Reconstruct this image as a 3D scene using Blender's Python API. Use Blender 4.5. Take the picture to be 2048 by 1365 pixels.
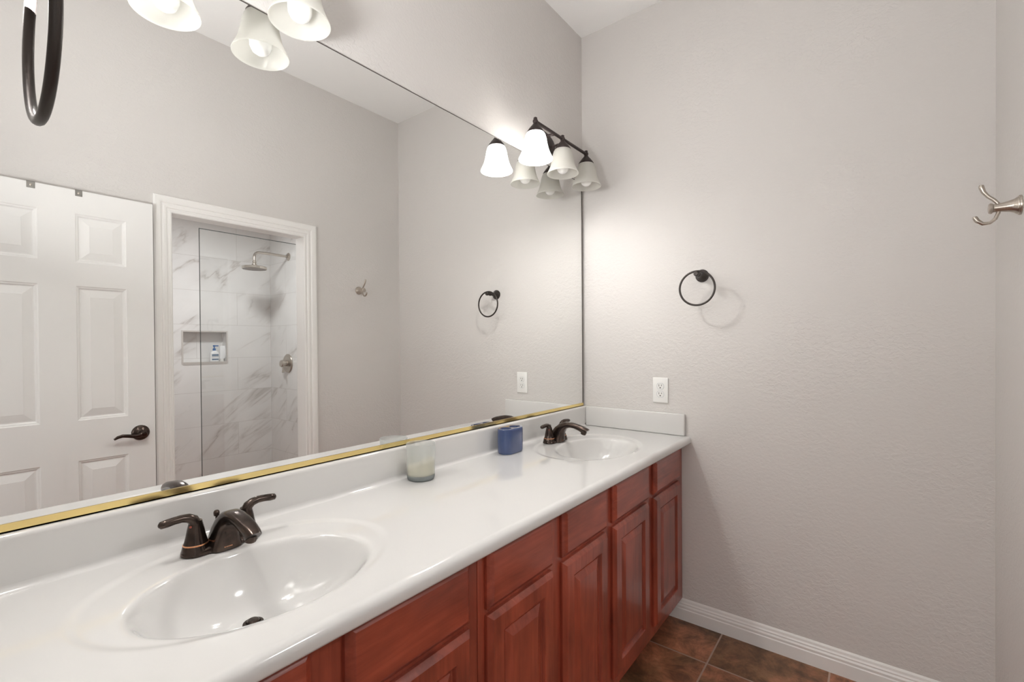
import bpy, bmesh, math, random
from mathutils import Vector, Matrix

for o in list(bpy.data.objects):
    bpy.data.objects.remove(o)
SC = bpy.context.scene
COL = SC.collection
PI = math.pi
R = math.radians

# ------------------------------------------------------------------ camera
CAM = Vector((1.26144, -2.2626, 1.32624))
F_PX = 932.7
yaw, pit, rol = R(38.101), R(-0.444), R(-0.4244)
fw = Vector((-math.sin(yaw) * math.cos(pit), math.cos(yaw) * math.cos(pit), math.sin(pit)))
rt = Vector((math.cos(yaw), math.sin(yaw), 0))
up = rt.cross(fw)
rt2 = rt * math.cos(rol) + up * math.sin(rol)
up2 = up * math.cos(rol) - rt * math.sin(rol)
cd = bpy.data.cameras.new('camera')
cam = bpy.data.objects.new('camera', cd)
COL.objects.link(cam)
m = Matrix.Identity(4)
for i in range(3):
    m[i][0], m[i][1], m[i][2], m[i][3] = rt2[i], up2[i], -fw[i], CAM[i]
cam.matrix_world = m
cd.sensor_fit = 'HORIZONTAL'
cd.sensor_width = 36.0
cd.lens = F_PX / 2048 * 36.0
cd.shift_x = 4.415 / 2048
cd.shift_y = 13.02 / 2048
cd.clip_start = 0.01
SC.camera = cam

# ------------------------------------------------------------------ world, lights, exposure
W_STRENGTH = .5        # even ambient fill entering by the doorway behind the camera
BULB_E = 205.0          # the two burning bulbs
SHADE_E = 3.0           # the frosted shades round them glow
SHOWER_W = 12.5
EXPOSURE = 0.58
wd = bpy.data.worlds.new('world')
SC.world = wd
wd.use_nodes = True
bg = wd.node_tree.nodes['Background']
bg.inputs[0].default_value = (1.0, 0.99, 0.98, 1)
bg.inputs[1].default_value = W_STRENGTH


def area_light(name, loc, rot, sx, sy, power, color, shape='RECTANGLE'):
    l = bpy.data.lights.new(name, 'AREA')
    l.shape = shape
    l.size = sx
    if shape in ('RECTANGLE', 'ELLIPSE'):
        l.size_y = sy
    l.energy = power
    l.color = color
    o = bpy.data.objects.new(name, l)
    o.location = loc
    o.rotation_euler = rot
    COL.objects.link(o)
    return o


# ceiling lamp of the shower room (above the doorway, out of view)
area_light('shower_ceiling_lamp', (2.44, -.90, 2.435), (0, 0, 0), .24, .24, SHOWER_W, (.99, .995, 1), 'DISK')
# added fill lamp out of view, aimed up to brighten ceiling and walls
CEIL_FILL_W = 11.5
fl = area_light('ceiling_fill_light', (.58, -2.18, 1.66), (R(160), 0, 0), .22, .22, CEIL_FILL_W, (.99, .995, 1), 'DISK')
fl.data.spread = R(170)
# added fill panel, no window there, shining in by the doorway behind the camera
DOORWAY_FILL_W = 17.0
area_light('doorway_fill_light', (1.15, -4.4, 1.6), (R(90), 0, 0), 2.0, 1.6, DOORWAY_FILL_W, (1, .99, .98))

vs = SC.view_settings
vs.view_transform = 'Standard'
vs.look = 'None'
vs.exposure = EXPOSURE
vs.gamma = 1.0
vs.use_curve_mapping = False
cy = SC.cycles
cy.max_bounces = 11
cy.diffuse_bounces = 7
cy.glossy_bounces = 6
cy.transmission_bounces = 8
cy.transparent_max_bounces = 12
cy.caustics_reflective = True
cy.blur_glossy = 0.3
cy.sample_clamp_indirect = 8.0
cy.use_denoising = True
cy.use_guiding = True


# ------------------------------------------------------------------ materials
class NT:
    def __init__(s, name):
        s.m = bpy.data.materials.new(name)
        s.m.use_nodes = True
        s.t = s.m.node_tree
        s.n = s.t.nodes
        s.p = s.n['Principled BSDF']
        s.out = s.n['Material Output']

    def add(s, typ, **kw):
        nd = s.n.new(typ)
        for k, v in kw.items():
            setattr(nd, k, v)
        return nd

    def link(s, a, b):
        s.t.links.new(a, b)

    def setp(s, **kw):
        for k, v in kw.items():
            inp = s.p.inputs[k.replace('_', ' ')]
            inp.default_value = (*v, 1) if isinstance(v, tuple) and len(v) == 3 else v

    def coord(s, scale=(1, 1, 1), rot=(0, 0, 0)):
        tc = s.add('ShaderNodeTexCoord')
        mp = s.add('ShaderNodeMapping')
        mp.inputs['Scale'].default_value = scale
        mp.inputs['Rotation'].default_value = rot
        s.link(tc.outputs['Object'], mp.inputs['Vector'])
        return mp.outputs['Vector']

    def noise(s, vec, scale, detail=4, rough=.5, dist=0):
        nd = s.add('ShaderNodeTexNoise')
        nd.inputs['Scale'].default_value = scale
        nd.inputs['Detail'].default_value = detail
        nd.inputs['Roughness'].default_value = rough
        nd.inputs['Distortion'].default_value = dist
        s.link(vec, nd.inputs['Vector'])
        return nd.outputs['Fac']

    def ramp(s, fac, stops):
        nd = s.add('ShaderNodeValToRGB')
        el = nd.color_ramp.elements
        while len(el) < len(stops):
            el.new(0.5)
        for e, (p, c) in zip(el, stops):
            e.position = p
            e.color = (*c, 1) if len(c) == 3 else c
        s.link(fac, nd.inputs['Fac'])
        return nd.outputs['Color']

    def math(s, op, a, b=None, clamp=False):
        nd = s.add('ShaderNodeMath', operation=op)
        nd.use_clamp = clamp
        for i, v in enumerate((a, b)):
            if v is None:
                continue
            if isinstance(v, (int, float)):
                nd.inputs[i].default_value = v
            else:
                s.link(v, nd.inputs[i])
        return nd.outputs[0]

    def mix(s, fac, a, b, blend='MIX'):
        nd = s.add('ShaderNodeMix', data_type='RGBA', blend_type=blend)
        for i, v in ((0, fac), (6, a), (7, b)):
            if isinstance(v, (int, float)):
                nd.inputs[i].default_value = v
            elif isinstance(v, tuple):
                nd.inputs[i].default_value = (*v, 1)
            else:
                s.link(v, nd.inputs[i])
        return nd.outputs[2]

    def bump(s, h, strength, dist=.01):
        nd = s.add('ShaderNodeBump')
        nd.inputs['Strength'].default_value = strength
        nd.inputs['Distance'].default_value = dist
        s.link(h, nd.inputs['Height'])
        s.link(nd.outputs['Normal'], s.p.inputs['Normal'])
        return nd


def simple(name, color, rough, metal=0.0, coat=0.0, spec=.5):
    t = NT(name)
    t.setp(Base_Color=color, Roughness=rough, Metallic=metal, Coat_Weight=coat, Specular_IOR_Level=spec)
    return t.m


def m_paint(name, color, rough, amount):
    t = NT(name)
    t.setp(Base_Color=color, Roughness=rough, Specular_IOR_Level=.35)
    v = t.coord()
    fine = t.noise(v, 85, 3, .5, .4)
    big = t.noise(t.coord((1, 1, 1.5)), 44, 3, .5, .8)
    patch = t.ramp(t.noise(v, 2.1, 2), [(.47, (0, 0, 0)), (.68, (1, 1, 1))])
    knock = t.ramp(big, [(.46, (0, 0, 0)), (.54, (1, 1, 1))])
    h = t.math('ADD', t.math('MULTIPLY', fine, .8), t.math('MULTIPLY', knock, t.math('ADD', t.math('MULTIPLY', patch, .8), .12)))
    t.bump(h, amount, .004)
    return t.m


def m_wood(name, horizontal):
    t = NT(name)
    v = t.coord((26, 1.6, 26) if horizontal else (26, 26, 1.6))
    vb = t.coord((1, .45, 1) if horizontal else (1, 1, .45))
    g = t.noise(v, 2.2, 5, .6, .5)
    blot = t.noise(vb, 9, 3, .55, .4)
    c1 = t.ramp(g, [(.25, (.225, .037, .019)), (.75, (.41, .084, .045))])
    c2 = t.ramp(blot, [(.30, (.44, .36, .35)), (.66, (1.16, 1.10, 1.06))])
    col = t.mix(.75, c1, c2, 'MULTIPLY')
    spk = t.ramp(t.noise(t.coord(), 130, 1), [(.80, (0, 0, 0)), (.815, (1, 1, 1))])
    col = t.mix(t.math('MULTIPLY', spk, .0), col, (.5, .3, .2))
    t.link(col, t.p.inputs['Base Color'])
    t.setp(Roughness=.30, Coat_Weight=.5, Coat_Roughness=.12)
    t.bump(g, .05, .002)
    return t.m


def m_floor():
    t = NT('slate_floor_tile')
    tc = t.add('ShaderNodeTexCoord')
    mp = t.add('ShaderNodeMapping')
    mp.inputs['Location'].default_value = (-.712, .260, 0)
    t.link(tc.outputs['Object'], mp.inputs['Vector'])
    v = mp.outputs['Vector']
    br = t.add('ShaderNodeTexBrick', offset=0.0, squash=1.0)
    br.inputs['Scale'].default_value = 1
    br.inputs['Brick Width'].default_value = .404
    br.inputs['Row Height'].default_value = .404
    br.inputs['Mortar Size'].default_value = .0035
    br.inputs['Mortar Smooth'].default_value = .1
    br.inputs['Color1'].default_value = (.25, .25, .25, 1)
    br.inputs['Color2'].default_value = (.75, .75, .75, 1)
    t.link(v, br.inputs['Vector'])
    # a different slice of noise on every tile
    wn = t.add('ShaderNodeTexWhiteNoise', noise_dimensions='2D')
    fl = t.add('ShaderNodeVectorMath', operation='FLOOR')
    sc_ = t.add('ShaderNodeVectorMath', operation='SCALE')
    sc_.inputs['Scale'].default_value = 1 / .404
    t.link(v, sc_.inputs[0])
    t.link(sc_.outputs[0], fl.inputs[0])
    t.link(fl.outputs[0], wn.inputs['Vector'])
    off = t.add('ShaderNodeVectorMath', operation='MULTIPLY_ADD')
    t.link(wn.outputs['Color'], off.inputs[0])
    off.inputs[1].default_value = (9, 9, 9)
    t.link(v, off.inputs[2])
    n1 = t.noise(off.outputs[0], 8, 10, .74, .5)
    n2 = t.noise(off.outputs[0], 3.2, 4, .6, .3)
    c1 = t.ramp(n1, [(.30, (.075, .042, .026)), (.46, (.27, .125, .070)), (.58, (.47, .215, .125)), (.74, (.66, .38, .24))])
    c2 = t.ramp(n2, [(.42, (.36, .42, .34)), (.58, (1.1, 1.0, .96))])
    tile = t.mix(.85, c1, c2, 'MULTIPLY')
    tint = t.mix(.5, tile, t.ramp(wn.outputs['Value'], [(0, (.75, .8, .7)), (1, (1.25, 1.1, 1.05))]), 'MULTIPLY')
    col = t.mix(br.outputs['Fac'], tint, (.42, .30, .23))
    t.link(col, t.p.inputs['Base Color'])
    t.setp(Roughness=.42)
    h = t.math('SUBTRACT', t.math('MULTIPLY', n1, .35), br.outputs['Fac'])
    t.bump(h, .35, .003)
    return t.m


def m_marble_tile(name, axes, z0, u0, tilt):
    """white veined porcelain, 61 x 30 cm running bond; axes picks the wall's own plane"""
    t = NT(name)
    tc = t.add('ShaderNodeTexCoord')
    sx = t.add('ShaderNodeSeparateXYZ')
    cx = t.add('ShaderNodeCombineXYZ')
    t.link(tc.outputs['Object'], sx.inputs[0])
    u = t.math('SUBTRACT', sx.outputs[axes[0]], u0)
    w = t.math('SUBTRACT', sx.outputs[axes[1]], z0)
    t.link(u, cx.inputs[0])
    t.link(w, cx.inputs[1])
    v = cx.outputs[0]
    br = t.add('ShaderNodeTexBrick', offset=0.5, squash=1.0)
    for k, val in (('Scale', 1), ('Brick Width', .61), ('Row Height', .3012), ('Mortar Size', .0016), ('Mortar Smooth', .2), ('Bias', 0)):
        br.inputs[k].default_value = val
    br.inputs['Color1'].default_value = (0, 0, 0, 1)
    br.inputs['Color2'].default_value = (1, 1, 1, 1)
    t.link(v, br.inputs['Vector'])
    off = t.add('ShaderNodeVectorMath', operation='MULTIPLY_ADD')
    t.link(br.outputs['Color'], off.inputs[0])
    off.inputs[1].default_value = (3.7, 5.1, 2.3)
    t.link(v, off.inputs[2])
    m0 = t.add('ShaderNodeMapping')
    m0.inputs['Rotation'].default_value = (0, 0, R(tilt))
    t.link(off.outputs[0], m0.inputs['Vector'])
    mp = t.add('ShaderNodeMapping')
    mp.inputs['Scale'].default_value = (.55, 1.9, 1)
    t.link(m0.outputs['Vector'], mp.inputs['Vector'])
    n1 = t.noise(mp.outputs['Vector'], 1.5, 5, .55, .55)
    ridge = t.math('ABSOLUTE', t.math('SUBTRACT', n1, .5))
    vein = t.ramp(ridge, [(0, (1, 1, 1)), (.008, (.6, .6, .6)), (.03, (.16, .16, .16)), (.085, (0, 0, 0))])
    n2 = t.noise(mp.outputs['Vector'], 2.9, 4, .6, .7)
    mask = t.ramp(n2, [(.47, (0, 0, 0)), (.64, (1, 1, 1))])
    cloud = t.ramp(t.noise(v, 2.3, 3), [(.3, (.74, .73, .72)), (.7, (.82, .81, .80))])
    vf = t.math('MULTIPLY', t.math('MULTIPLY', vein, mask), .62)
    col = t.mix(vf, cloud, (.36, .31, .28))
    col = t.mix(br.outputs['Fac'], col, (.60, .58, .56))
    t.link(col, t.p.inputs['Base Color'])
    t.setp(Roughness=.16)
    t.bump(t.math('MULTIPLY', br.outputs['Fac'], -1.0), .3, .002)
    return t.m


def m_mixshader(name, parts, bump=None):
    """parts: list of (weight, shader node type, settings) blended in turn"""
    t = NT(name)
    t.n.remove(t.p)
    cur = None
    for w, typ, st in parts:
        nd = t.add(typ)
        for k, val in st.items():
            inp = nd.inputs[k]
            inp.default_value = (*val, 1) if isinstance(val, tuple) and len(val) == 3 else val
        o = nd.outputs[0]
        if cur is None:
            cur = o
        else:
            mx = t.add('ShaderNodeMixShader')
            mx.inputs[0].default_value = w
            t.link(cur, mx.inputs[1])
            t.link(o, mx.inputs[2])
            cur = mx.outputs[0]
    t.link(cur, t.out.inputs['Surface'])
    return t


def m_emit(name, color, strength):
    t = NT(name)
    t.setp(Base_Color=(.8, .8, .8), Roughness=.4, Emission_Color=color, Emission_Strength=strength)
    return t.m


def m_bronze():
    t = NT('oil_rubbed_bronze')
    v = t.coord()
    n = t.noise(v, 60, 3)
    t.link(t.ramp(n, [(.3, (.050, .038, .033)), (.75, (.095, .070, .058))]), t.p.inputs['Base Color'])
    t.setp(Metallic=.9, Roughness=.19)
    return t.m


def m_nickel():
    t = NT('brushed_nickel')
    n = t.noise(t.coord((1, 1, 1)), 300, 2)
    t.link(t.ramp(n, [(.3, (.47, .42, .37)), (.7, (.58, .53, .47))]), t.p.inputs['Base Color'])
    t.setp(Metallic=1.0, Roughness=.28)
    return t.m


M = {}
M['wall'] = m_paint('greige_wall_paint', (.640, .618, .598), .55, .27)
M['ceiling'] = m_paint('ceiling_paint', (.86, .855, .845), .7, .12)
M['trim'] = simple('white_trim_enamel', (.81, .80, .78), .32)
M['door'] = simple('white_door_enamel', (.79, .785, .77), .38)
M['counter'] = simple('cultured_marble', (.665, .657, .643), .10, coat=.5)
M['wood'] = m_wood('cherry_stain', False)
M['wood_h'] = m_wood('cherry_stain_cross', True)
M['dark_wood'] = simple('cabinet_inside', (.05, .015, .009), .6)
M['bronze'] = m_bronze()
M['ring_bronze'] = simple('dark_bronze', (.058, .050, .046), .36, .8)
M['fixture_bronze'] = simple('fixture_bronze', (.060, .046, .044), .42, .7)
M['copper'] = simple('worn_copper_edge', (.62, .30, .16), .3, 1.0)
M['nickel'] = m_nickel()
M['steel'] = simple('zinc_strap', (.32, .31, .29), .4, 1.0)
M['brass'] = simple('polished_brass', (.90, .70, .30), .16, 1.0)
M['mirror'] = simple('silvered_glass', (.935, .94, .93), 0.0, 1.0)
M['mirror_edge'] = simple('mirror_edge', (.11, .10, .09), .3, .5)
M['plastic'] = simple('white_plastic', (.83, .83, .81), .3)
M['slot'] = simple('dark_slot', (.03, .03, .03), .6)
M['blue'] = simple('blue_glaze', (.032, .062, .17), .06, coat=.8)
M['wax'] = simple('cream_wax', (.76, .70, .54), .5)
M['wick'] = simple('wick', (.06, .05, .04), .9)
M['floor'] = m_floor()
M['marble_back'] = m_marble_tile('veined_tile_back', (1, 2), .012, -.40, -36)
M['marble_side'] = m_marble_tile('veined_tile_side', (0, 2), .012, 3.45, 40)
M['grout_trim'] = simple('niche_edge_trim', (.58, .55, .52), .3)
M['bulb_off'] = simple('frosted_bulb', (.90, .90, .88), .25)
M['bulb_on'] = m_emit('burning_bulb', (1, .982, .965), BULB_E)
shade_parts = [(0, 'ShaderNodeBsdfDiffuse', {'Color': (.80, .795, .76)}), (.58, 'ShaderNodeBsdfTranslucent', {'Color': (.84, .83, .79)}),
               (.16, 'ShaderNodeBsdfTransparent', {'Color': (1, 1, 1)}), (.05, 'ShaderNodeBsdfGlossy', {'Color': (1, 1, 1), 'Roughness': .18})]
M['shade'] = m_mixshader('frosted_shade_glass', shade_parts).m
lit_parts = list(shade_parts)
lit_parts[1] = (.58, 'ShaderNodeBsdfTranslucent', {'Color': (.46, .455, .445)})
lit_parts[2] = (.03, 'ShaderNodeBsdfTransparent', {'Color': (1, 1, 1)})
lit = m_mixshader('glowing_shade_glass', lit_parts)
em = lit.add('ShaderNodeEmission')
em.inputs[0].default_value = (1, .98, .96, 1)
em.inputs[1].default_value = SHADE_E
ad = lit.add('ShaderNodeAddShader')
lit.link(lit.out.inputs['Surface'].links[0].from_socket, ad.inputs[0])
lit.link(em.outputs[0], ad.inputs[1])
lit.link(ad.outputs[0], lit.out.inputs['Surface'])
M['shade_on'] = lit.m
M['frost'] = m_mixshader('frosted_glass', [(0, 'ShaderNodeBsdfTranslucent', {'Color': (.86, .875, .87)}), (.30, 'ShaderNodeBsdfDiffuse', {'Color': (.66, .68, .68)}),
                         (.69, 'ShaderNodeBsdfTransparent', {'Color': (.965, .97, .968)}), (.05, 'ShaderNodeBsdfGlossy', {'Color': (1, 1, 1), 'Roughness': .2})]).m
M['frost_base'] = m_mixshader('frosted_glass_base', [(0, 'ShaderNodeBsdfTranslucent', {'Color': (.40, .44, .44)}), (.5, 'ShaderNodeBsdfDiffuse', {'Color': (.33, .36, .36)}),
                              (.06, 'ShaderNodeBsdfGlossy', {'Color': (1, 1, 1), 'Roughness': .2})]).m
M['clear'] = m_mixshader('clear_shower_glass', [(0, 'ShaderNodeBsdfTransparent', {'Color': (.955, .962, .96)}), (.045, 'ShaderNodeBsdfGlossy', {'Color': (1, 1, 1), 'Roughness': .01})]).m
M['glass_edge'] = simple('glass_cut_edge', (.10, .115, .11), .25)
M['lotion_white'] = simple('lotion_bottle_white', (.86, .87, .88), .35)
M['lotion_blue'] = simple('lotion_blue', (.02, .13, .38), .3)
M['label_navy'] = simple('label_navy', (.10, .17, .27), .45)
M['label_grey'] = simple('label_grey', (.45, .48, .52), .5)
M['red'] = simple('hot_red', (.36, .07, .045), .35)
M['hall'] = simple('bedroom_carpet', (.42, .37, .31), .9)


# ------------------------------------------------------------------ mesh helpers
class MB:
    """collects shapes in world coordinates; build() links them as ONE mesh object"""

    def __init__(s):
        s.b = bmesh.new()

    def _merge(s, t):
        me = bpy.data.meshes.new('tmp')
        t.to_mesh(me)
        t.free()
        s.b.from_mesh(me)
        bpy.data.meshes.remove(me)

    def box(s, x0, x1, y0, y1, z0, z1, bev=0, seg=2):
        t = bmesh.new()
        vs = [t.verts.new((x, y, z)) for x in (x0, x1) for y in (y0, y1) for z in (z0, z1)]
        for f in ((0, 1, 3, 2), (4, 6, 7, 5), (0, 4, 5, 1), (2, 3, 7, 6), (0, 2, 6, 4), (1, 5, 7, 3)):
            t.faces.new([vs[i] for i in f])
        if bev:
            bmesh.ops.bevel(t, geom=list(t.edges), offset=bev, segments=seg, affect='EDGES', profile=.5)
        s._merge(t)
        return s

    def rings(s, rings, cap0=True, cap1=True, closed=True):
        t = bmesh.new()
        rv = [[t.verts.new(p) for p in r] for r in rings]
        n = len(rings[0])
        for a, b in zip(rv, rv[1:]):
            for i in range(n if closed else n - 1):
                j = (i + 1) % n
                try:
                    t.faces.new((a[i], a[j], b[j], b[i]))
                except ValueError:
                    pass
        if closed and cap0:
            t.faces.new(list(reversed(rv[0])))
        if closed and cap1:
            t.faces.new(rv[-1])
        bmesh.ops.recalc_face_normals(t, faces=list(t.faces))
        s._merge(t)
        return s

    def lathe(s, prof, c, axis='Z', seg=32, cap0=True, cap1=True):
        """prof: (radius, height along axis); axis a Vector or letter"""
        ax = {'X': Vector((1, 0, 0)), 'Y': Vector((0, 1, 0)), 'Z': Vector((0, 0, 1))}[axis] if isinstance(axis, str) else Vector(axis).normalized()
        u = ax.orthogonal().normalized()
        v = ax.cross(u)
        c = Vector(c)
        rs = []
        for r, h in prof:
            r = max(r, 1e-5)
            rs.append([c + ax * h + (u * math.cos(2 * PI * k / seg) + v * math.sin(2 * PI * k / seg)) * r for k in range(seg)])
        return s.rings(rs, cap0, cap1)

    def tube(s, pts, rad, seg=12, caps=True, closed=False, flat=None):
        """round (or flattened) tube along pts; rad number or list; flat=(normal, ratio)"""
        P = [Vector(p) for p in pts]
        n = len(P)
        rad = rad if isinstance(rad, (list, tuple)) else [rad] * n
        rs = []
        ref = None
        for i, p in enumerate(P):
            if closed:
                d = P[(i + 1) % n] - P[i - 1]
            else:
                d = P[min(i + 1, n - 1)] - P[max(i - 1, 0)]
            d.normalize()
            if flat is not None:
                u = Vector(flat[0]) - d * d.dot(Vector(flat[0]))
                u.normalize()
            elif ref is None:
                u = d.orthogonal().normalized()
            else:
                u = (ref - d * d.dot(ref)).normalized()
            ref = u
            v = d.cross(u)
            k = flat[1] if flat else 1.0
            rs.append([p + (u * math.cos(2 * PI * a / seg) * k + v * math.sin(2 * PI * a / seg)) * rad[i] for a in range(seg)])
        if closed:
            rs.append(rs[0])
            return s.rings(rs, False, False)
        return s.rings(rs, caps, caps)

    def ball(s, c, r, seg=20, sz=1.0):
        prof = [(r * math.sin(PI * k / 12), -r * sz * math.cos(PI * k / 12)) for k in range(13)]
        return s.lathe(prof, c, 'Z', seg)

    def build(s, name, mat, parent=None, smooth=35, mats=None, weld=1e-5):
        bmesh.ops.remove_doubles(s.b, verts=list(s.b.verts), dist=weld)
        me = bpy.data.meshes.new(name)
        org = Vector((0, 0, 0))
        if parent is not None:
            p = parent
            while p is not None:
                org += p.location
                p = p.parent
        bmesh.ops.translate(s.b, verts=list(s.b.verts), vec=-org)
        s.b.to_mesh(me)
        s.b.free()
        for mm in (mats or [mat]):
            me.materials.append(mm)
        if smooth:
            for p in me.polygons:
                p.use_smooth = True
            me.set_sharp_from_angle(angle=R(smooth))
        o = bpy.data.objects.new(name, me)
        COL.objects.link(o)
        if parent is not None:
            o.parent = parent
        return o


def thing(name, label, cat, loc, group=None):
    o = bpy.data.objects.new(name, None)
    o.empty_display_size = .05
    o.location = loc
    COL.objects.link(o)
    return tag(o, label, cat, group)


def tag(o, label, cat, group=None):
    o['label'] = label
    o['category'] = cat
    if group:
        o['group'] = group
    return o


def struct(o, label=None, cat=None):
    o['kind'] = 'structure'
    if label:
        o['label'] = label
    if cat:
        o['category'] = cat
    return o


def dup(root, loc, label):
    """a copy of a thing with copies of its parts and sub-parts"""
    r_ = root.copy()
    COL.objects.link(r_)
    r_.location = loc
    r_['label'] = label
    for ch in list(root.children):
        c = ch.copy()
        COL.objects.link(c)
        c.parent = r_
        for g in list(ch.children):
            d = g.copy()
            COL.objects.link(d)
            d.parent = c
    return r_


# ------------------------------------------------------------------ dimensions
W = 1.5823          # mirror wall (x = 0) to the wall facing it
H = 2.994
YN = -2.25          # wall with the doorway the camera stands in
ZC = .882           # counter top
XM = .0065          # mirror face
DOOR_Y0, DOOR_Y1, DOOR_Z = -1.448, -.751, 2.007   # clear opening to the shower room
SH_X0, SH_X1, SH_Y = 1.672, 3.45, -.093

# ------------------------------------------------------------------ the setting
b = MB(); b.box(-.12, 3.6, -4.6, .12, -.1, 0); struct(b.build('floor', M['floor']), 'brown slate look floor tiles with pale grout', 'floor')
b = MB(); b.box(-.12, W + .09, YN - .12, .12, H, H + .1); struct(b.build('ceiling', M['ceiling']), 'white painted ceiling above the vanity', 'ceiling')
b = MB(); b.box(-.12, 0, YN - .12, .12, 0, H); struct(b.build('wall_left', M['wall']), 'greige textured wall behind the long mirror', 'wall')
b = MB(); b.box(0, W, 0, .12, 0, H); struct(b.build('wall_back', M['wall']), 'greige textured wall at the end of the vanity with ring and outlet', 'wall')
b = MB()
b.box(W, W + .09, DOOR_Y1 + .018, .12, 0, H)
b.box(W, W + .09, YN - .12, DOOR_Y0 - .018, 0, H)
b.box(W, W + .09, DOOR_Y0 - .018, DOOR_Y1 + .018, DOOR_Z + .018, H)
struct(b.build('wall_right', M['wall']), 'greige wall across from the mirror with the shower room doorway', 'wall')
b = MB()
b.box(0, .80, YN - .12, YN, 0, H)
b.box(1.505, W, YN - .12, YN, 0, H)
b.box(.80, 1.505, YN - .12, YN, 2.06, H)
struct(b.build('wall_front', M['wall']), 'greige wall with the open doorway the picture is taken from', 'wall')
# bedroom beyond that doorway
b = MB(); b.box(-1.2, 3.4, -4.7, -4.6, 0, 2.6); struct(b.build('wall_bedroom', M['wall']), 'far wall of the bedroom beyond the doorway', 'wall')

# baseboards
BASE = [(0, 0), (.0150, 0), (.0150, .052), (.0125, .056), (.0135, .066), (.0100, .073), (.0105, .078), (.0070, .084), (.0055, .093), (.002, .099), (0, .099)]
b = MB(); b.rings([[(x, -d, z) for d, z in BASE] for x in (.455, W - .0005)])
struct(b.build('baseboard_back', M['trim'], smooth=20), 'white moulded baseboard along the end wall', 'baseboard')
b = MB(); b.rings([[(W - d, y, z) for d, z in BASE] for y in (-.0155, DOOR_Y1 + .0805)])
b.rings([[(W - d, y, z) for d, z in BASE] for y in (DOOR_Y0 - .0805, YN + .001)])
struct(b.build('baseboard_right', M['trim'], smooth=20), 'white moulded baseboard on the wall with the shower doorway', 'baseboard')

# casing and jamb of the shower doorway
CASE = [(0, 0), (0, .010), (.004, .0125), (.010, .0125), (.014, .0095), (.020, .0095), (.024, .0135), (.034, .0145), (.038, .0115), (.044, .0115),
        (.048, .016), (.058, .019), (.066, .020), (.072, .020), (.080, .017), (.080, 0)]
b = MB()
corners = [(DOOR_Y0, 0, -1, 0), (DOOR_Y0, DOOR_Z, -1, 1), (DOOR_Y1, DOOR_Z, 1, 1), (DOOR_Y1, 0, 1, 0)]
b.rings([[(W - t_, y + sy * u_, z + sz * u_) for u_, t_ in CASE] for y, z, sy, sz in corners])
struct(b.build('trim_1', M['trim'], smooth=20), 'white fluted casing round the shower room doorway', 'trim')
b = MB()
b.box(W + .0005, W + .0895, DOOR_Y0 - .018, DOOR_Y0, 0, DOOR_Z + .018)
b.box(W + .0005, W + .0895, DOOR_Y1, DOOR_Y1 + .018, 0, DOOR_Z + .018)
b.box(W + .0005, W + .0895, DOOR_Y0, DOOR_Y1, DOOR_Z, DOOR_Z + .018)
struct(b.build('trim_2', M['trim'], smooth=0), 'white jamb lining the shower room doorway', 'trim')

# shower room shell
NY0, NY1, NZ0, NZ1, ND = -.836, -.496, 1.182, 1.452, .09
b = MB()
b.box(SH_X1, SH_X1 + .12, -2.2, NY0, 0, 2.45)
b.box(SH_X1, SH_X1 + .12, NY1, SH_Y, 0, 2.45)
b.box(SH_X1, SH_X1 + .12, NY0, NY1, 0, NZ0)
b.box(SH_X1, SH_X1 + .12, NY0, NY1, NZ1, 2.45)
b.box(SH_X1 + ND, SH_X1 + .12, NY0, NY1, NZ0, NZ1)
struct(b.build('wall_shower_back', M['marble_back'], smooth=0), 'white veined marble tile wall with a recessed niche', 'wall')
b = MB()
tw = .012
for (y0, y1, z0, z1) in ((NY0 - tw, NY0, NZ0 - tw, NZ1 + tw), (NY1, NY1 + tw, NZ0 - tw, NZ1 + tw), (NY0, NY1, NZ1, NZ1 + tw), (NY0, NY1, NZ0 - tw * 1.5, NZ0)):
    b.box(SH_X1 - .004, SH_X1 + .004, y0, y1, z0, z1)
b.box(SH_X1 - .006, SH_X1 + ND - .001, NY0, NY1, NZ0 - .006, NZ0 + .004)
struct(b.build('trim_3', M['grout_trim'], smooth=0), 'grey edging round the shower niche', 'trim')
b = MB(); b.box(SH_X0, SH_X1, SH_Y, .03, 0, 2.45); struct(b.build('wall_shower_side', M['marble_side'], smooth=0), 'white veined marble tile wall carrying the shower head', 'wall')
b = MB(); b.box(SH_X0, SH_X1, -2.2, -2.1, 0, 2.45); struct(b.build('wall_shower_near', M['marble_side'], smooth=0), 'tiled wall at the near end of the shower room', 'wall')
b = MB(); b.box(SH_X0, SH_X1 + .12, -2.2, .03, 2.45, 2.5); struct(b.build('ceiling_shower', M['ceiling']), 'white ceiling of the shower room', 'ceiling')

# glass screen of the shower
r0 = thing('shower_screen', 'frameless clear glass panel standing in front of the shower niche', 'shower screen', (2.2, -.6, 0))
b = MB(); b.box(2.1966, 2.2034, -1.1175, -.0935, .0, 2.0890)
b.build('glass_pane', M['clear'], r0, smooth=0)
b = MB(); b.box(2.196, 2.204, -1.1200, -1.1175, .0, 2.0925); b.box(2.196, 2.204, -1.1175, -.0935, 2.0890, 2.0925)
b.build('polished_edge', M['glass_edge'], r0, smooth=0)

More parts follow.
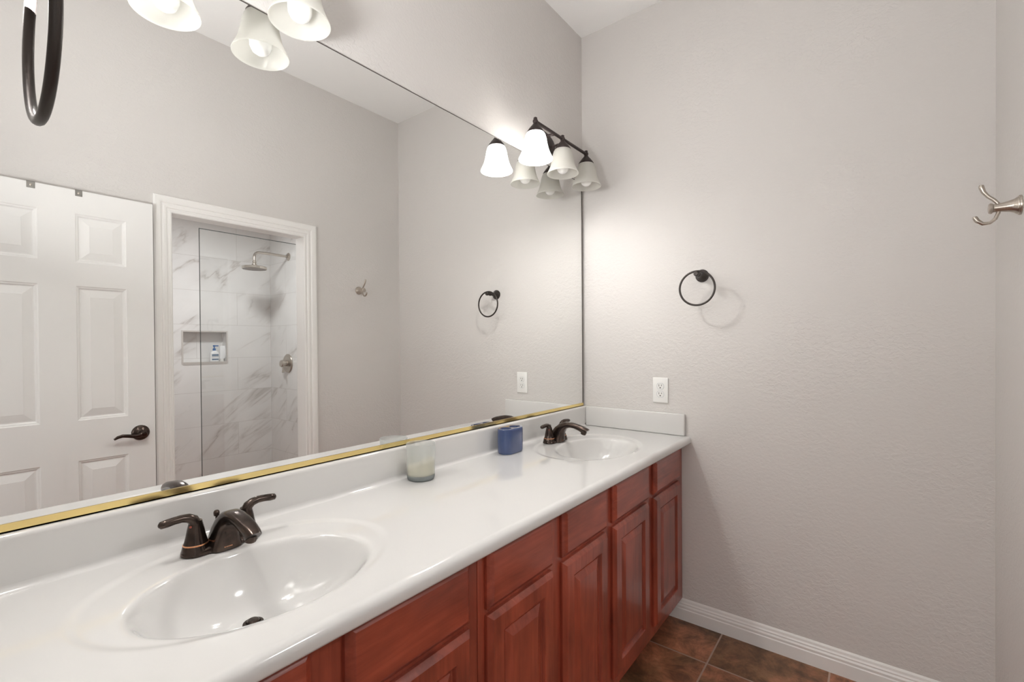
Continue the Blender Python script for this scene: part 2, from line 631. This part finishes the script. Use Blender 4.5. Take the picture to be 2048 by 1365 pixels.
# ------------------------------------------------------------------ panel door, swung open against the wall facing the mirror
XD, DY0, DY1, DZ0, DZ1 = 1.52, -2.222, -1.542, .01, 2.018
XB = XD + .035
d_ = struct(bpy.data.objects.new('door_1', None), 'white six panel door standing open beside the shower doorway', 'door')
d_.location = (XD + .017, DY0, DZ0)
COL.objects.link(d_)
b = MB()
ys = [(-2.119, -1.941), (-1.823, -1.646)]
zs = [(.265, .822), (1.001, 1.596), (1.700, 1.914)]
ycut = [DY0, ys[0][0], ys[0][1], ys[1][0], ys[1][1], DY1]
zcut = [DZ0, zs[0][0], zs[0][1], zs[1][0], zs[1][1], zs[2][0], zs[2][1], DZ1]
t = bmesh.new()
for i in range(5):
    for j in range(7):
        y0, y1, z0, z1 = ycut[i], ycut[i + 1], zcut[j], zcut[j + 1]
        if i in (1, 3) and j in (1, 3, 5):
            continue
        t.faces.new([t.verts.new(p) for p in ((XD, y0, z0), (XD, y1, z0), (XD, y1, z1), (XD, y0, z1))])
bmesh.ops.remove_doubles(t, verts=list(t.verts), dist=1e-5)
b._merge(t)


def rect(y0, y1, z0, z1, ins, x):
    return [(x, y0 + ins, z0 + ins), (x, y1 - ins, z0 + ins), (x, y1 - ins, z1 - ins), (x, y0 + ins, z1 - ins)]


for (y0, y1) in ys:
    for (z0, z1) in zs:
        prof = [(0, 0), (.003, .003), (.009, .0045), (.013, .0095), (.017, .0095), (.020, .0085), (.047, .0030), (.0475, .0022)]
        b.rings([rect(y0, y1, z0, z1, i_, XD + dp) for i_, dp in prof], cap0=False)
# edges and rear
b.rings([rect(DY0, DY1, DZ0, DZ1, 0, XD), rect(DY0, DY1, DZ0, DZ1, 0, XB)], cap0=False)
b.build('door_slab', M['door'], d_, smooth=12)
# lever handle
LY, LZ = -1.601, .915
b = MB()
b.lathe([(.0, .0), (.036, .0), (.036, .003), (.033, .008), (.024, .013), (.014, .017), (.0125, .020)], (XD, LY, LZ), (-1, 0, 0), 36, cap0=True)
hr = b.build('door_handle', M['bronze'], d_)
b = MB()
b.lathe([(.012, .016), (.012, .046), (.0135, .048), (.0135, .058), (.010, .062), (.0, .063)], (XD, LY, LZ), (-1, 0, 0), 24)
lx = XD - .050
b.tube([(lx, LY, LZ), (lx, LY - .015, LZ - .006), (lx - .001, LY - .035, LZ - .007), (lx - .002, LY - .058, LZ - .002), (lx, LY - .078, LZ + .001), (lx + .006, LY - .094, LZ - .004), (lx + .012, LY - .106, LZ - .013)],
       [.0095, .010, .0092, .0082, .0078, .0070, .0045], 14, flat=((1, 0, 0), .72))
b.build('lever', M['bronze'], hr)

# two over-the-door hook straps on its top edge
def hook_strap(y0, y1):
    r_ = thing('over_door_hook', '', 'hook', (XD, (y0 + y1) / 2, DZ1), 'over door hooks')
    b = MB()
    b.box(XD - .0022, XD - .0002, y0, y1, DZ1 - .026, DZ1 + .0022, .0006, 1)
    b.box(XD - .0022, XB + .0022, y0, y1, DZ1 + .0003, DZ1 + .0022, .0005, 1)
    b.box(XB + .0002, XB + .0022, y0, y1, DZ1 - .030, DZ1 + .0022, .0005, 1)
    b.build('strap', M['steel'], r_)
    b = MB(); b.lathe([(.0042, 0), (.0040, .0012), (.002, .0020), (0, .0022)], (XD - .0022, (y0 + y1) / 2, DZ1 - .013), (-1, 0, 0), 14)
    b.build('rivet', M['nickel'], r_)
    return r_
hs = hook_strap(-1.9715, -1.9455)
hs['label'] = 'grey metal hook strap over the door top, further from the shower doorway'
hs2 = hook_strap(-1.8215, -1.7975)
hs2['label'] = 'grey metal hook strap over the door top, nearer the shower doorway'

# ------------------------------------------------------------------ long mirror
r0 = thing('wall_mirror', 'huge frameless mirror above the vanity with a brass bottom channel', 'mirror', (0, -1.1, 1.003))
b = MB(); b.box(.0008, XM, -2.245, -.0225, 1.000, 2.1945)
b.build('mirror_glass', M['mirror'], r0, smooth=0)
b = MB()
b.box(.0004, .0090, -2.245, -.0185, .9868, .9895)
b.box(XM + .0006, .0090, -2.245, -.0185, .9868, 1.0030)
b.build('brass_channel', M['brass'], r0, smooth=0)
b = MB(); b.box(.0004, .0085, -.0222, -.0185, .9895, 2.1945)
b.build('side_channel', M['mirror_edge'], r0, smooth=0)
b = MB(); b.box(.0004, .0072, -2.245, -.0225, 2.1945, 2.1968)
b.build('top_edge', M['mirror_edge'], r0, smooth=0)

# ------------------------------------------------------------------ countertop with two integral basins
SINKS = [(-1.845), (-.462)]
BX, BA, BB = .322, .212, .158
ZU = .848            # underside of the nosing


def smooth01(t_):
    t_ = min(1, max(0, t_))
    return t_ * t_ * (3 - 2 * t_)


def top_z(x, y):
    z = ZC
    for sy in SINKS:
        # shallow recessed deck round basin and tap
        q = math.sqrt(((x - .281) / .217) ** 2 + ((y - sy) / .286) ** 2)
        z -= .0030 * smooth01((1.0 - q) / .085)
        if abs(y - sy) < BA * 1.15:
            xc = BX
            for _ in range(6):
                rr = math.sqrt(((x - xc) / BB) ** 2 + ((y - sy) / BA) ** 2)
                xc = BX - .055 * max(0, min(1, 1 - rr))
            t_ = 1 - rr
            k = .017
            ts = k * math.log1p(math.exp(min(40, t_ / k)))
            z -= .122 * (1 - (1 - min(1, ts)) ** 2.7)
    return z


xs = []
nf = 150
X0, X1 = .0345, .556
for i in range(nf + 1):
    xs.append(X0 + (X1 - X0) * i / nf)
ny = 620
YL = YN + .003
rings = []
for j in range(ny + 1):
    y = YL + (-.0006 - YL) * j / ny
    row = []
    rc = .0125 if y < -.0232 else .0004
    for k in range(6):           # cove up to the backsplash
        a = PI / 2 * k / 6
        row.append((.022 + rc - rc * math.cos(a), y, ZC + rc - rc * math.sin(a)))
    for x in xs:
        row.append((x, y, top_z(x, y)))
    rn = .017
    for k in range(1, 9):        # rounded nosing
        a = PI / 2 * k / 8
        row.append((X1 + (.575 - X1) * math.sin(a), y, ZC - rn + rn * math.cos(a)))
    row += [(.575, y, ZU + .006), (.5732, y, ZU + .0018), (.569, y, ZU), (.531, y, ZU), (.5305, y, ZU + .012)]
    rings.append(row)
r0 = thing('vanity_countertop', 'long white cultured marble countertop with two integral oval sinks', 'countertop', (0, -1.12, ZU))
b = MB(); b.rings(rings, closed=False)
b.build('worktop', M['counter'], r0, smooth=60)
b = MB()
prof = [(.0006, ZC + .0125), (.022, ZC + .0125), (.022, .976)]
for k in range(1, 7):
    a = PI / 2 * k / 6
    prof.append((.022 - .010 + .010 * math.cos(a), .976 + .010 * math.sin(a)))
prof += [(.0006, .986)]
b.rings([[(x, y, z) for x, z in prof] for y in (YL, -.0006)])
b.build('backsplash', M['counter'], r0, smooth=50)
for sy in SINKS:
    zb = top_z(BX - .055, sy)
    b = MB()
    b.lathe([(.0, .001), (.0125, .001), (.0135, .0030), (.0165, .0036), (.0188, .0026), (.0196, .0005), (.0196, -.004)], (BX - .055, sy, zb), 'Z', 32)
    dr = b.build('drain', M['bronze'], r0)
    b = MB(); b.lathe([(0.0, .009), (.009, .0085), (.0118, .006), (.0118, .001)], (BX - .055, sy, zb), 'Z', 28)
    b.build('stopper', M['bronze'], dr)
b = MB(); b.box(.0228, .5495, -.0216, -.0008, ZC + .0008, .986, .0042, 3)
tag(b.build('side_splash', M['counter'], smooth=40), 'separate white splash piece on the countertop end, under the outlet', 'backsplash')

# ------------------------------------------------------------------ cherry vanity cabinets
XF = .530      # face frame
XO = .549      # door faces


def front_ring(y0, y1, z0, z1, prof):
    return [[(x, y0 + i_, z0 + i_), (x, y1 - i_, z0 + i_), (x, y1 - i_, z1 - i_), (x, y0 + i_, z1 - i_)] for i_, x in prof]


def cabinet(ya, yb, fronts, label, nm='vanity_cabinet'):
    r_ = thing(nm, label, 'cabinet', (.27, (ya + yb) / 2, 0), 'vanity cabinets')
    zt = ZU - .0005
    b = MB()
    b.box(.020, XF - .019, ya, ya + .016, .1, zt)
    b.box(.020, XF - .019, yb - .016, yb, .1, zt)
    b.box(.020, XF - .019, ya + .016, yb - .016, .1, .116)
    b.box(.455, .470, ya, yb, 0, .1)
    b.build('carcass', M['wood'], r_, smooth=0)
    # face frame: stiles between the fronts, rails above, between and below
    b = MB()
    cuts = [ya] + [c for f in fronts for c in (f[0] + .012, f[1] - .012)] + [yb]
    for i in range(0, len(cuts), 2):
        b.box(XF - .019, XF, cuts[i], cuts[i + 1], .1, zt, .0008, 1)
    for i in range(1, len(cuts) - 1, 2):
        b.box(XF - .0192, XF - .0001, cuts[i], cuts[i + 1], .1, .160)
        b.box(XF - .0192, XF - .0001, cuts[i], cuts[i + 1], .668, .708)
        b.box(XF - .0192, XF - .0001, cuts[i], cuts[i + 1], .822, zt)
        b.box(XF - .030, XF - .0195, cuts[i], cuts[i + 1], .1, zt)
    b.build('face_frame', M['wood'], r_, smooth=0)
    for (y0, y1) in fronts:
        b = MB()
        b.rings(front_ring(y0, y1, .696, .8385, [(0, XF + .0005), (0, XF + .0075), (.0015, XF + .0095), (.009, XO - .0035), (.015, XO), (.016, XO)]))
        b.build('drawer_front', M['wood_h'], r_, smooth=25)
        b = MB()
        b.rings(front_ring(y0, y1, .146, .682, [(0, XF + .0005), (0, XF + .0080), (.0015, XF + .010), (.010, XO - .0012), (.012, XO), (.050, XO), (.0525, XO - .0015), (.0560, XO - .0095),
                                                 (.0600, XO - .0105), (.0620, XO - .0105), (.0630, XO - .0085), (.084, XO - .0012), (.0865, XO - .0006)]))
        b.build('door', M['wood'], r_, smooth=12)
    return r_


cabinet(-1.459, -.0012, [(-1.4345, -1.1535), (-1.0985, -.818), (-.766, -.4485), (-.3835, -.070)], 'cherry vanity cabinet of four doors, against the end wall')
cabinet(YN + .003, -1.461, [(-2.185, -1.870), (-1.809, -1.496)], 'cherry vanity cabinet of two wider doors, nearest the viewer')


# ------------------------------------------------------------------ centerset taps
def faucet(yc, label):
    zd = max(top_z(.108 + .030 * i / 10, yc + .080 * j / 20 * (1 if abs(i) < 6 else .75)) for i in range(-10, 11) for j in range(-20, 21)) + .0003
    r_ = thing('faucet', label, 'faucet', (.108, yc, zd), 'bronze sink faucets')
    hx = .108
    # base: stadium plate with sloping sides
    b = MB()
    rs = []
    for rad, hgt in ((.0285, 0), (.0282, .003), (.0270, .0075), (.0240, .0105), (.0200, .0118)):
        pts = []
        for k in range(20):
            a = -PI / 2 + PI * k / 19
            pts.append((hx + rad * math.cos(a + PI / 2) * 1.0, yc + .051 + rad * math.sin(a + PI / 2), zd + hgt))
        pts2 = []
        for k in range(20):
            a = PI * k / 19
            pts2.append((hx - rad * math.cos(a), yc - .051 - rad * math.sin(a), zd + hgt))
        rs.append(pts + pts2)
    b.rings(rs)
    b.build('base', M['bronze'], r_, smooth=40)
    # spout
    outer = [(.078, .000), (.083, .022), (.094, .044), (.112, .066), (.137, .083), (.165, .0915), (.194, .0925), (.224, .0875), (.252, .0810), (.2735, .0730), (.2815, .0680)]
    inner = [(.150, .000), (.1500, .012), (.1515, .026), (.1550, .042), (.1620, .0560), (.1750, .0665), (.1920, .0695), (.2130, .0675), (.2330, .0610), (.2490, .0530), (.2560, .0485)]
    hw = [.034, .0300, .0262, .0228, .0204, .0188, .0178, .0172, .0168, .0160, .0150]
    b = MB()
    rs = []
    for (ox, oz), (ix, iz), w_ in zip(outer, inner, hw):
        O_ = Vector((ox, yc, zd + oz)); I_ = Vector((ix, yc, zd + iz))
        c_ = (O_ + I_) / 2
        hvec = (O_ - I_) / 2
        ring = []
        for k in range(28):
            a = 2 * PI * k / 28
            ca, sa = math.cos(a), math.sin(a)
            e = .62
            uu = math.copysign(abs(ca) ** e, ca)
            vv = math.copysign(abs(sa) ** e, sa)
            ww = w_ * (1 - .18 * max(0, uu))
            ring.append(c_ + hvec * uu + Vector((0, 1, 0)) * vv * ww)
        rs.append(ring)
    b.rings(rs)
    sp = b.build('spout', M['bronze'], r_, smooth=50)
    b = MB()
    ax = Vector((-.32, 0, -.95))
    b.lathe([(.0125, -.004), (.0130, .006), (.0115, .0075), (.0115, .011), (.0095, .0125), (.0, .0125)], (.2560, yc, zd + .0570), ax, 24)
    b.build('aerator', M['bronze'], sp)
    b = MB()
    b.box(.1500, .1506, yc - .0105, yc - .0085, zd + .0075, zd + .0095)
    for k in range(5):
        b.box(.1500, .1506, yc - .0070 + k * .0026, yc - .0052 + k * .0026, zd + .0078, zd + .0092)
    b.build('maker_mark', M['copper'], sp, smooth=0)
    # lift rod
    b = MB()
    b.lathe([(.0026, .0), (.0026, .050), (.0056, .051), (.0064, .056), (.0060, .060), (.0040, .063), (.0, .064)], (.0790, yc, zd + .008), 'Z', 18)
    b.build('lift_rod', M['bronze'], r_)
    for s_ in (-1, 1):
        hy = yc + s_ * .051
        b = MB()
        b.lathe([(.0278, .0040), (.0268, .0080), (.0236, .0215), (.0218, .0240), (.0185, .038), (.0160, .052), (.0135, .063), (.0120, .070)], (hx, hy, zd), 'Z', 28, cap1=True)
        # lever rises out of the cone and sweeps outward
        pth = [(0, .052), (.001, .064), (.005, .0730), (.014, .0790), (.026, .0815), (.040, .0810), (.053, .0795), (.064, .0785), (.0675, .0785)]
        rad = [.0135, .0122, .0108, .0094, .0084, .0080, .0084, .0074, .0030]
        b.tube([(hx + .004 * k / 8, hy + s_ * p, zd + q) for k, (p, q) in enumerate(pth)], rad, 16, flat=((1, 0, 0), 1.05))
        hd = b.build('handle', M['bronze'], r_, smooth=60)
        b = MB()
        b.lathe([(.0240, .0195), (.0243, .0205), (.0239, .0218), (.0224, .0226)], (hx, hy, zd), 'Z', 32, cap0=False, cap1=False)
        b.build('copper_band', M['copper'], hd)
        if s_ < 0:
            b = MB(); b.ball((hx + .0080, hy - .0120, zd + .0605), .0026, 10)
            ind = b.build('hot_dot', M['red'], hd)
            ind['label'] = 'red hot water mark'
    return r_


faucet(-1.8425, 'bronze two handle faucet at the near sink')
faucet(-.4590, 'bronze two handle faucet at the far sink by the end wall')

# ------------------------------------------------------------------ candle and cup
cx_, cy_ = .077, -1.2337
r0 = thing('candle_holder', 'frosted glass tumbler holding a burnt cream candle', 'candle', (cx_, cy_, ZC))
b = MB()
b.lathe([(.0455, .0165), (.0462, .050), (.0470, .090), (.0478, .117), (.0473, .1190), (.0462, .1185), (.0452, .116), (.0446, .090), (.0438, .050), (.0432, .0175)], (cx_, cy_, ZC), 'Z', 48, False, False)
b.build('glass', M['frost'], r0)
b = MB()
b.lathe([(.0, .0008), (.0400, .0008), (.0435, .0030), (.0450, .008), (.0455, .0165), (.0, .0168)], (cx_, cy_, ZC), 'Z', 48)
b.build('thick_base', M['frost_base'], r0)
b = MB()
rs = []
for h_ in (0, .25, .5, .75, 1.0):
    ring = []
    for k in range(40):
        a = 2 * PI * k / 40
        # the wax slumped lower towards the viewer's left
        lev = .040 + .020 * smooth01(.5 + .9 * (math.cos(a - R(35))))
        ring.append((cx_ + .0425 * math.cos(a), cy_ + .0425 * math.sin(a), ZC + .0172 + (lev - .0172 + .004) * h_))
    rs.append(ring)
rs.append([(cx_ + (p[0] - cx_) * .55, cy_ + (p[1] - cy_) * .55, p[2] - .004) for p in rs[-1]])
b.rings(rs)
b.build('wax', M['wax'], r0)
b = MB(); b.tube([(cx_, cy_, ZC + .045), (cx_ + .001, cy_, ZC + .062), (cx_ + .003, cy_ + .001, ZC + .070)], .0011, 8)
b.build('wick', M['wick'], r0)

# toothbrush holder: stadium body, two oblong holes in its top
ux, uy = .0800, -.7570


def stadium(hl, hw_, z, n=14, cy0=0.0, cx0=0.0):
    pts = []
    for k in range(n):
        a = PI * k / (n - 1)
        pts.append((ux + cx0 + hw_ * math.cos(a), uy + cy0 + (hl - hw_) + hw_ * math.sin(a), z))
    for k in range(n):
        a = PI + PI * k / (n - 1)
        pts.append((ux + cx0 + hw_ * math.cos(a), uy + cy0 - (hl - hw_) + hw_ * math.sin(a), z))
    return pts


r0 = thing('toothbrush_holder', 'glossy blue ceramic toothbrush holder with two openings', 'toothbrush holder', (ux, uy, ZC))
t = bmesh.new()
HZ = .1015
prof = [(.0600, .0325, .0005), (.0620, .0345, .003), (.0630, .0355, .010), (.0630, .0355, HZ - .006), (.0623, .0348, HZ - .002), (.0605, .0330, HZ)]
b = MB()
b.rings([stadium(a, c, ZC + z) for a, c, z in prof], cap1=False)
# top with holes (triangulated fill) and the walls of the holes
outer_ = [t.verts.new(p) for p in stadium(.0605, .0330, ZC + HZ)]
loops = [outer_]
for sgn in (-1, 1):
    loops.append([t.verts.new(p) for p in stadium(.0245, .0215, ZC + HZ, cy0=sgn * .0290)])
es = []
for lp in loops:
    for i in range(len(lp)):
        es.append(t.edges.new((lp[i], lp[(i + 1) % len(lp)])))
bmesh.ops.triangle_fill(t, edges=es, use_beauty=True, use_dissolve=False)
for f in list(t.faces):
    cc = f.calc_center_median()
    if any(abs(cc.x - ux) < .0205 and abs(cc.y - uy - sg * .029) < .0235 and all(v in loops[1 if sg < 0 else 2] for v in f.verts) for sg in (-1, 1)):
        t.faces.remove(f)
b._merge(t)
b.build('cup', M['blue'], r0, smooth=40)
for sgn in (-1, 1):
    b = MB()
    b.rings([stadium(.0245, .0215, ZC + HZ, cy0=sgn * .0290), stadium(.0232, .0202, ZC + HZ - .004, cy0=sgn * .0290), stadium(.0230, .0200, ZC + .012, cy0=sgn * .0290)], cap0=False)
    b.build('opening', M['blue'], r0, smooth=40)


# ------------------------------------------------------------------ vanity lights
def vanity_light(y3, zb, lit_index, label):
    yc = sum(y3) / 3
    xb = .115
    r_ = thing('vanity_light', label, 'wall light', (0, yc, zb), 'three shade vanity lights')
    b = MB()
    # oval backplate on the wall
    pr = [(1.0, .0006), (1.0, .006), (.95, .012), (.80, .018), (.45, .021)]
    b.rings([[(x, yc + .105 * k * math.cos(2 * PI * a / 40), zb + .012 + .058 * k * math.sin(2 * PI * a / 40)) for a in range(40)] for k, x in pr])
    b.build('backplate', M['fixture_bronze'], r_)
    b = MB()
    b.tube([(xb, y3[0], zb), (xb, y3[2], zb)], .0072, 16)
    for y in y3:
        b.ball((xb, y, zb), .0118, 20)
        b.lathe([(.0075, 0), (.0085, .004), (.006, .007), (.0, .0085)], (xb, y, zb + .010), 'Z', 16)
    for s_ in (-1, 1):
        b.tube([(.016, yc + s_ * .055, zb + .006), (.055, yc + s_ * .058, zb + .010), (.090, yc + s_ * .060, zb + .006), (xb, yc + s_ * .060, zb)], .0055, 12)
    b.build('bar', M['fixture_bronze'], r_)
    for i, y in enumerate(y3):
        zt = zb - .044
        b = MB()
        b.lathe([(.008, .038), (.0105, .033), (.0140, .028), (.022, .019), (.0310, .007), (.0375, -.003), (.0375, -.008), (.033, -.008)], (xb, y, zt), 'Z', 32)
        hold = b.build('shade_holder', M['fixture_bronze'], r_)
        on = i == lit_index
        b = MB()
        pr = [(.0330, 0), (.0365, -.006), (.0420, -.015), (.0465, -.030), (.0495, -.048), (.0530, -.065), (.0575, -.082), (.0645, -.099), (.0710, -.112), (.0735, -.118)]
        prin = [(r__ - .0028, z__) for r__, z__ in reversed(pr)]
        b.lathe(pr + [(.0728, -.1195)] + prin, (xb, y, zt), 'Z', 48, False, False)
        b.build('shade', M['shade_on' if on else 'shade'], hold, smooth=60)
        b = MB()
        b.lathe([(.0125, -.006), (.0135, -.024), (.0180, -.042), (.0255, -.061), (.0295, -.079), (.0285, -.095), (.0215, -.109), (.011, -.116), (.0, -.1175)], (xb, y, zt), 'Z', 28)
        b.build('bulb', M['bulb_on' if on else 'bulb_off'], hold, smooth=60)
    return r_


vanity_light([-.611, -.390, -.166], 2.280, 0, 'three shade bronze vanity light near the end wall, one bulb burning')
vanity_light([-2.100, -1.876, -1.652], 2.308, 0, 'three shade vanity light above the near sink, cut by the top edge')


# ------------------------------------------------------------------ towel rings
def towel_ring(x, ywall, sgn, zp, label, drop=0.0, out=.088):
    """sgn: direction the post leaves the wall along y"""
    r_ = thing('towel_ring', label, 'towel ring', (x, ywall, zp), 'dark towel rings')
    ax = (0, sgn, 0)
    b = MB()
    b.lathe([(.0295, .0005), (.0295, .005), (.0275, .008), (.0255, .0085), (.0240, .012), (.0165, .022), (.0115, .032), (.0095, .042), (.0090, .060)], (x, ywall, zp), ax, 36)
    b.lathe([(.0105, .058), (.0115, .060), (.0115, .066), (.0095, .069), (.0088, out - .004), (.0115, out - .002), (.0115, out + .008), (.0085, out + .012), (.0, out + .013)], (x, ywall, zp), ax, 28)
    b.build('post', M['ring_bronze'], r_)
    b = MB()
    yr = ywall + sgn * (out - .004)
    rr = .0765
    zc_ = zp - rr + .012 + drop
    b.tube([(x + rr * math.sin(2 * PI * k / 64), yr, zc_ + rr * math.cos(2 * PI * k / 64)) for k in range(64)], .0046, 12, closed=True)
    b.build('ring', M['ring_bronze'], r_)
    return r_


towel_ring(.628, 0, -1, 1.636, 'dark bronze towel ring hung on the end wall above the outlet')
towel_ring(.655, YN, 1, 1.680, 'dark bronze towel ring close to the viewer, at the upper left', out=.066)

# ------------------------------------------------------------------ robe hook
hy, hz = -.352, 1.7045
r0 = thing('robe_hook', 'brushed nickel double robe hook on the wall facing the mirror', 'hook', (W, hy, hz))
b = MB()
b.lathe([(.0275, .0005), (.0275, .004), (.0262, .006), (.0240, .0065), (.0232, .009), (.0190, .014), (.0155, .024), (.0130, .036), (.0116, .050), (.0112, .052), (.0118, .0525), (.0115, .054), (.0118, .0555), (.0148, .0575), (.0150, .0620), (.0120, .0645), (.0, .0650)],
        (W, hy, hz), (-1, 0, 0), 36)
b.build('post', M['nickel'], r0)
b = MB()
o_ = W - 1.5823
b.tube([(1.5385, hy, hz + .004), (1.5374, hy, hz + .0115), (1.5292, hy, hz + .0235), (1.5168, hy, hz + .036), (1.5080, hy, hz + .050), (1.5040, hy, hz + .063), (1.5032, hy, hz + .069), (1.5031, hy, hz + .0712), (1.5030, hy, hz + .0722)],
       [.0042, .0044, .0046, .0048, .0054, .0062, .0060, .0046, .0012], 14)
b.build('upper_prong', M['nickel'], r0)
b = MB()
b.tube([(1.5395, hy, hz - .004), (1.5374, hy, hz - .015), (1.5313, hy, hz - .0310), (1.5210, hy, hz - .0405), (1.5064, hy, hz - .0410), (1.4947, hy, hz - .0310), (1.4900, hy, hz - .0205), (1.4890, hy, hz - .0180), (1.4887, hy, hz - .0168)],
       [.0042, .0044, .0046, .0046, .0052, .0062, .0061, .0047, .0012], 14)
b.build('lower_prong', M['nickel'], r0)

# ------------------------------------------------------------------ outlet
ox, oz = .4298, 1.0935
r0 = thing('wall_outlet', 'white duplex outlet plate on the end wall above the side splash', 'outlet', (ox, 0, oz))
b = MB(); b.box(ox - .0378, ox + .0378, -.0068, -.0006, oz - .0618, oz + .0618, .0028, 3)
pl = b.build('plate', M['plastic'], r0)
for s_ in (1, -1):
    zc_ = oz + s_ * .0195
    b = MB()
    pts = []
    for k in range(32):
        a = 2 * PI * k / 32
        pts.append((ox + .0172 * math.cos(a), max(-1, min(1, 1.0)) and zc_ + max(-.0138, min(.0138, .0172 * math.sin(a)))))
    b.rings([[(x, y, z) for x, z in pts] for y in (-.0070, -.0082)])
    rc = b.build('receptacle', M['plastic'], r0, smooth=20)
    b = MB()
    b.box(ox - .0075, ox - .0053, -.0088, -.0080, zc_ - .001, zc_ + .0085)
    b.box(ox + .0053, ox + .0075, -.0088, -.0080, zc_ + .0005, zc_ + .0080)
    b.lathe([(.0029, 0), (.0029, .0008)], (ox, -.0080, zc_ - .0075), (0, -1, 0), 14)
    b.build('slots', M['slot'], rc, smooth=0)
    b = MB()
    b.tube([(x, -.0069, z) for x, z in [(ox + (p[0] - ox) * 1.05, zc_ + (p[1] - zc_) * 1.05) for p in pts]], .0006, 6, closed=True)
    b.build('rim', M['label_grey'], rc)
b = MB(); b.lathe([(.0032, 0), (.0030, .001), (0, .0014)], (ox, -.0068, oz), (0, -1, 0), 14)
b.build('screw', M['plastic'], r0)

# ------------------------------------------------------------------ shower fittings
sx_, sz_ = 3.081, 2.158
ye = -.425
r0 = thing('rain_shower', 'nickel rain shower head on a bent arm from the tiled wall', 'shower head', (sx_, SH_Y, sz_))
b = MB()
b.lathe([(.036, .0005), (.036, .005), (.030, .010), (.014, .013), (.0115, .014)], (sx_, SH_Y, sz_), (0, -1, 0), 32)
b.build('flange', M['nickel'], r0)
hxs = sx_ - .06
hdz = 2.004
arm = [(sx_, SH_Y - .010, sz_), (sx_ - .035, ye + .10, sz_ - .004)]
for k in range(1, 9):
    a = PI / 2 * k / 8
    arm.append((sx_ - .035 - .025 * k / 8, ye + .055 - .055 * math.sin(a) + .0, sz_ - .006 - .055 * (1 - math.cos(a))))
arm.append((hxs, ye, hdz + .062))
b = MB(); b.tube(arm, .0115, 16)
b.build('arm', M['nickel'], r0)
b = MB()
b.lathe([(.013, .064), (.0165, .060), (.0165, .050), (.013, .047), (.013, .042), (.020, .036), (.022, .026), (.030, .018), (.094, .014), (.098, .010), (.098, -.006), (.096, -.009)], (hxs, ye, hdz), 'Z', 44)
hd = b.build('head', M['nickel'], r0)
b = MB(); b.lathe([(.0, -.0096), (.092, -.0096), (.092, -.0086)], (hxs, ye, hdz), 'Z', 44)
b.build('spray_face', simple('grey_spray_face', (.22, .19, .17), .5), hd)

vx, vz = 3.108, 1.158
r0 = thing('shower_valve', 'round nickel shower valve with a lever on the tiled wall', 'shower valve', (vx, SH_Y, vz))
b = MB()
b.lathe([(.088, .0005), (.088, .006), (.084, .011), (.070, .014), (.060, .012), (.050, .016), (.035, .019)], (vx, SH_Y, vz), (0, -1, 0), 44)
b.build('escutcheon', M['nickel'], r0)
b = MB()
b.lathe([(.028, .017), (.026, .045), (.034, .048), (.034, .066), (.028, .072), (.0, .074)], (vx, SH_Y, vz), (0, -1, 0), 32)
b.tube([(vx - .01, SH_Y - .055, vz - .024), (vx - .016, SH_Y - .057, vz - .055), (vx - .022, SH_Y - .060, vz - .082)], [.012, .0115, .016], 14, flat=((0, 1, 0), .6))
b.build('lever', M['nickel'], r0)

# bottles in the niche
NZ = NZ0 + .004
bx, by = SH_X1 + .030, -.585
r0 = thing('pump_bottle', 'white lotion bottle with a blue pump in the shower niche', 'bottle', (bx, by, NZ))
b = MB()


def oval(cx0, cy0, hx_, hy_, z, n=28, e=.75):
    return [(cx0 + hx_ * math.copysign(abs(math.cos(2 * PI * k / n)) ** e, math.cos(2 * PI * k / n)), cy0 + hy_ * math.copysign(abs(math.sin(2 * PI * k / n)) ** e, math.sin(2 * PI * k / n)), z) for k in range(n)]


b.rings([oval(bx, by, hx_, hy_, NZ + z) for hx_, hy_, z in ((.017, .033, .0005), (.020, .037, .004), (.020, .037, .070), (.019, .034, .082), (.015, .022, .092), (.011, .0125, .097), (.011, .0115, .100))])
b.build('bottle_body', M['lotion_white'], r0)
b = MB()
b.lathe([(.0125, .100), (.0125, .118), (.006, .121), (.0045, .124), (.0045, .134), (.010, .136), (.011, .146), (.006, .149)], (bx, by, NZ), 'Z', 20)
b.box(bx - .007, bx + .007, by, by + .034, NZ + .137, NZ + .147, .003, 2)
b.build('pump', M['lotion_blue'], r0)
for z0, z1, mm, nm in ((.052, .066, 'label_navy', 'label_band'), (.042, .050, 'label_grey', 'label_text_strip'), (.014, .026, 'label_navy', 'label_band')):
    b = MB()
    b.box(bx - .0208, bx - .0198, by - .026, by + .028, NZ + z0, NZ + z1)
    b.build(nm, M[mm], r0, smooth=0)
b = MB()
tx, ty = SH_X1 + .036, -.522
r0 = thing('squeeze_tube', 'white lotion tube standing on its cap in the shower niche', 'tube', (tx, ty, NZ))
b.rings([oval(tx, ty + .004 * q, hx_, hy_, NZ + z) for q, (hx_, hy_, z) in enumerate(((.017, .021, .024), (.018, .023, .030), (.014, .025, .080), (.006, .027, .125), (.0015, .028, .142)))])
b.build('tube_body', M['lotion_white'], r0)
b = MB(); b.lathe([(.0165, .0005), (.0175, .003), (.0170, .024)], (tx, ty, NZ), 'Z', 24)
b.build('cap', M['plastic'], r0)
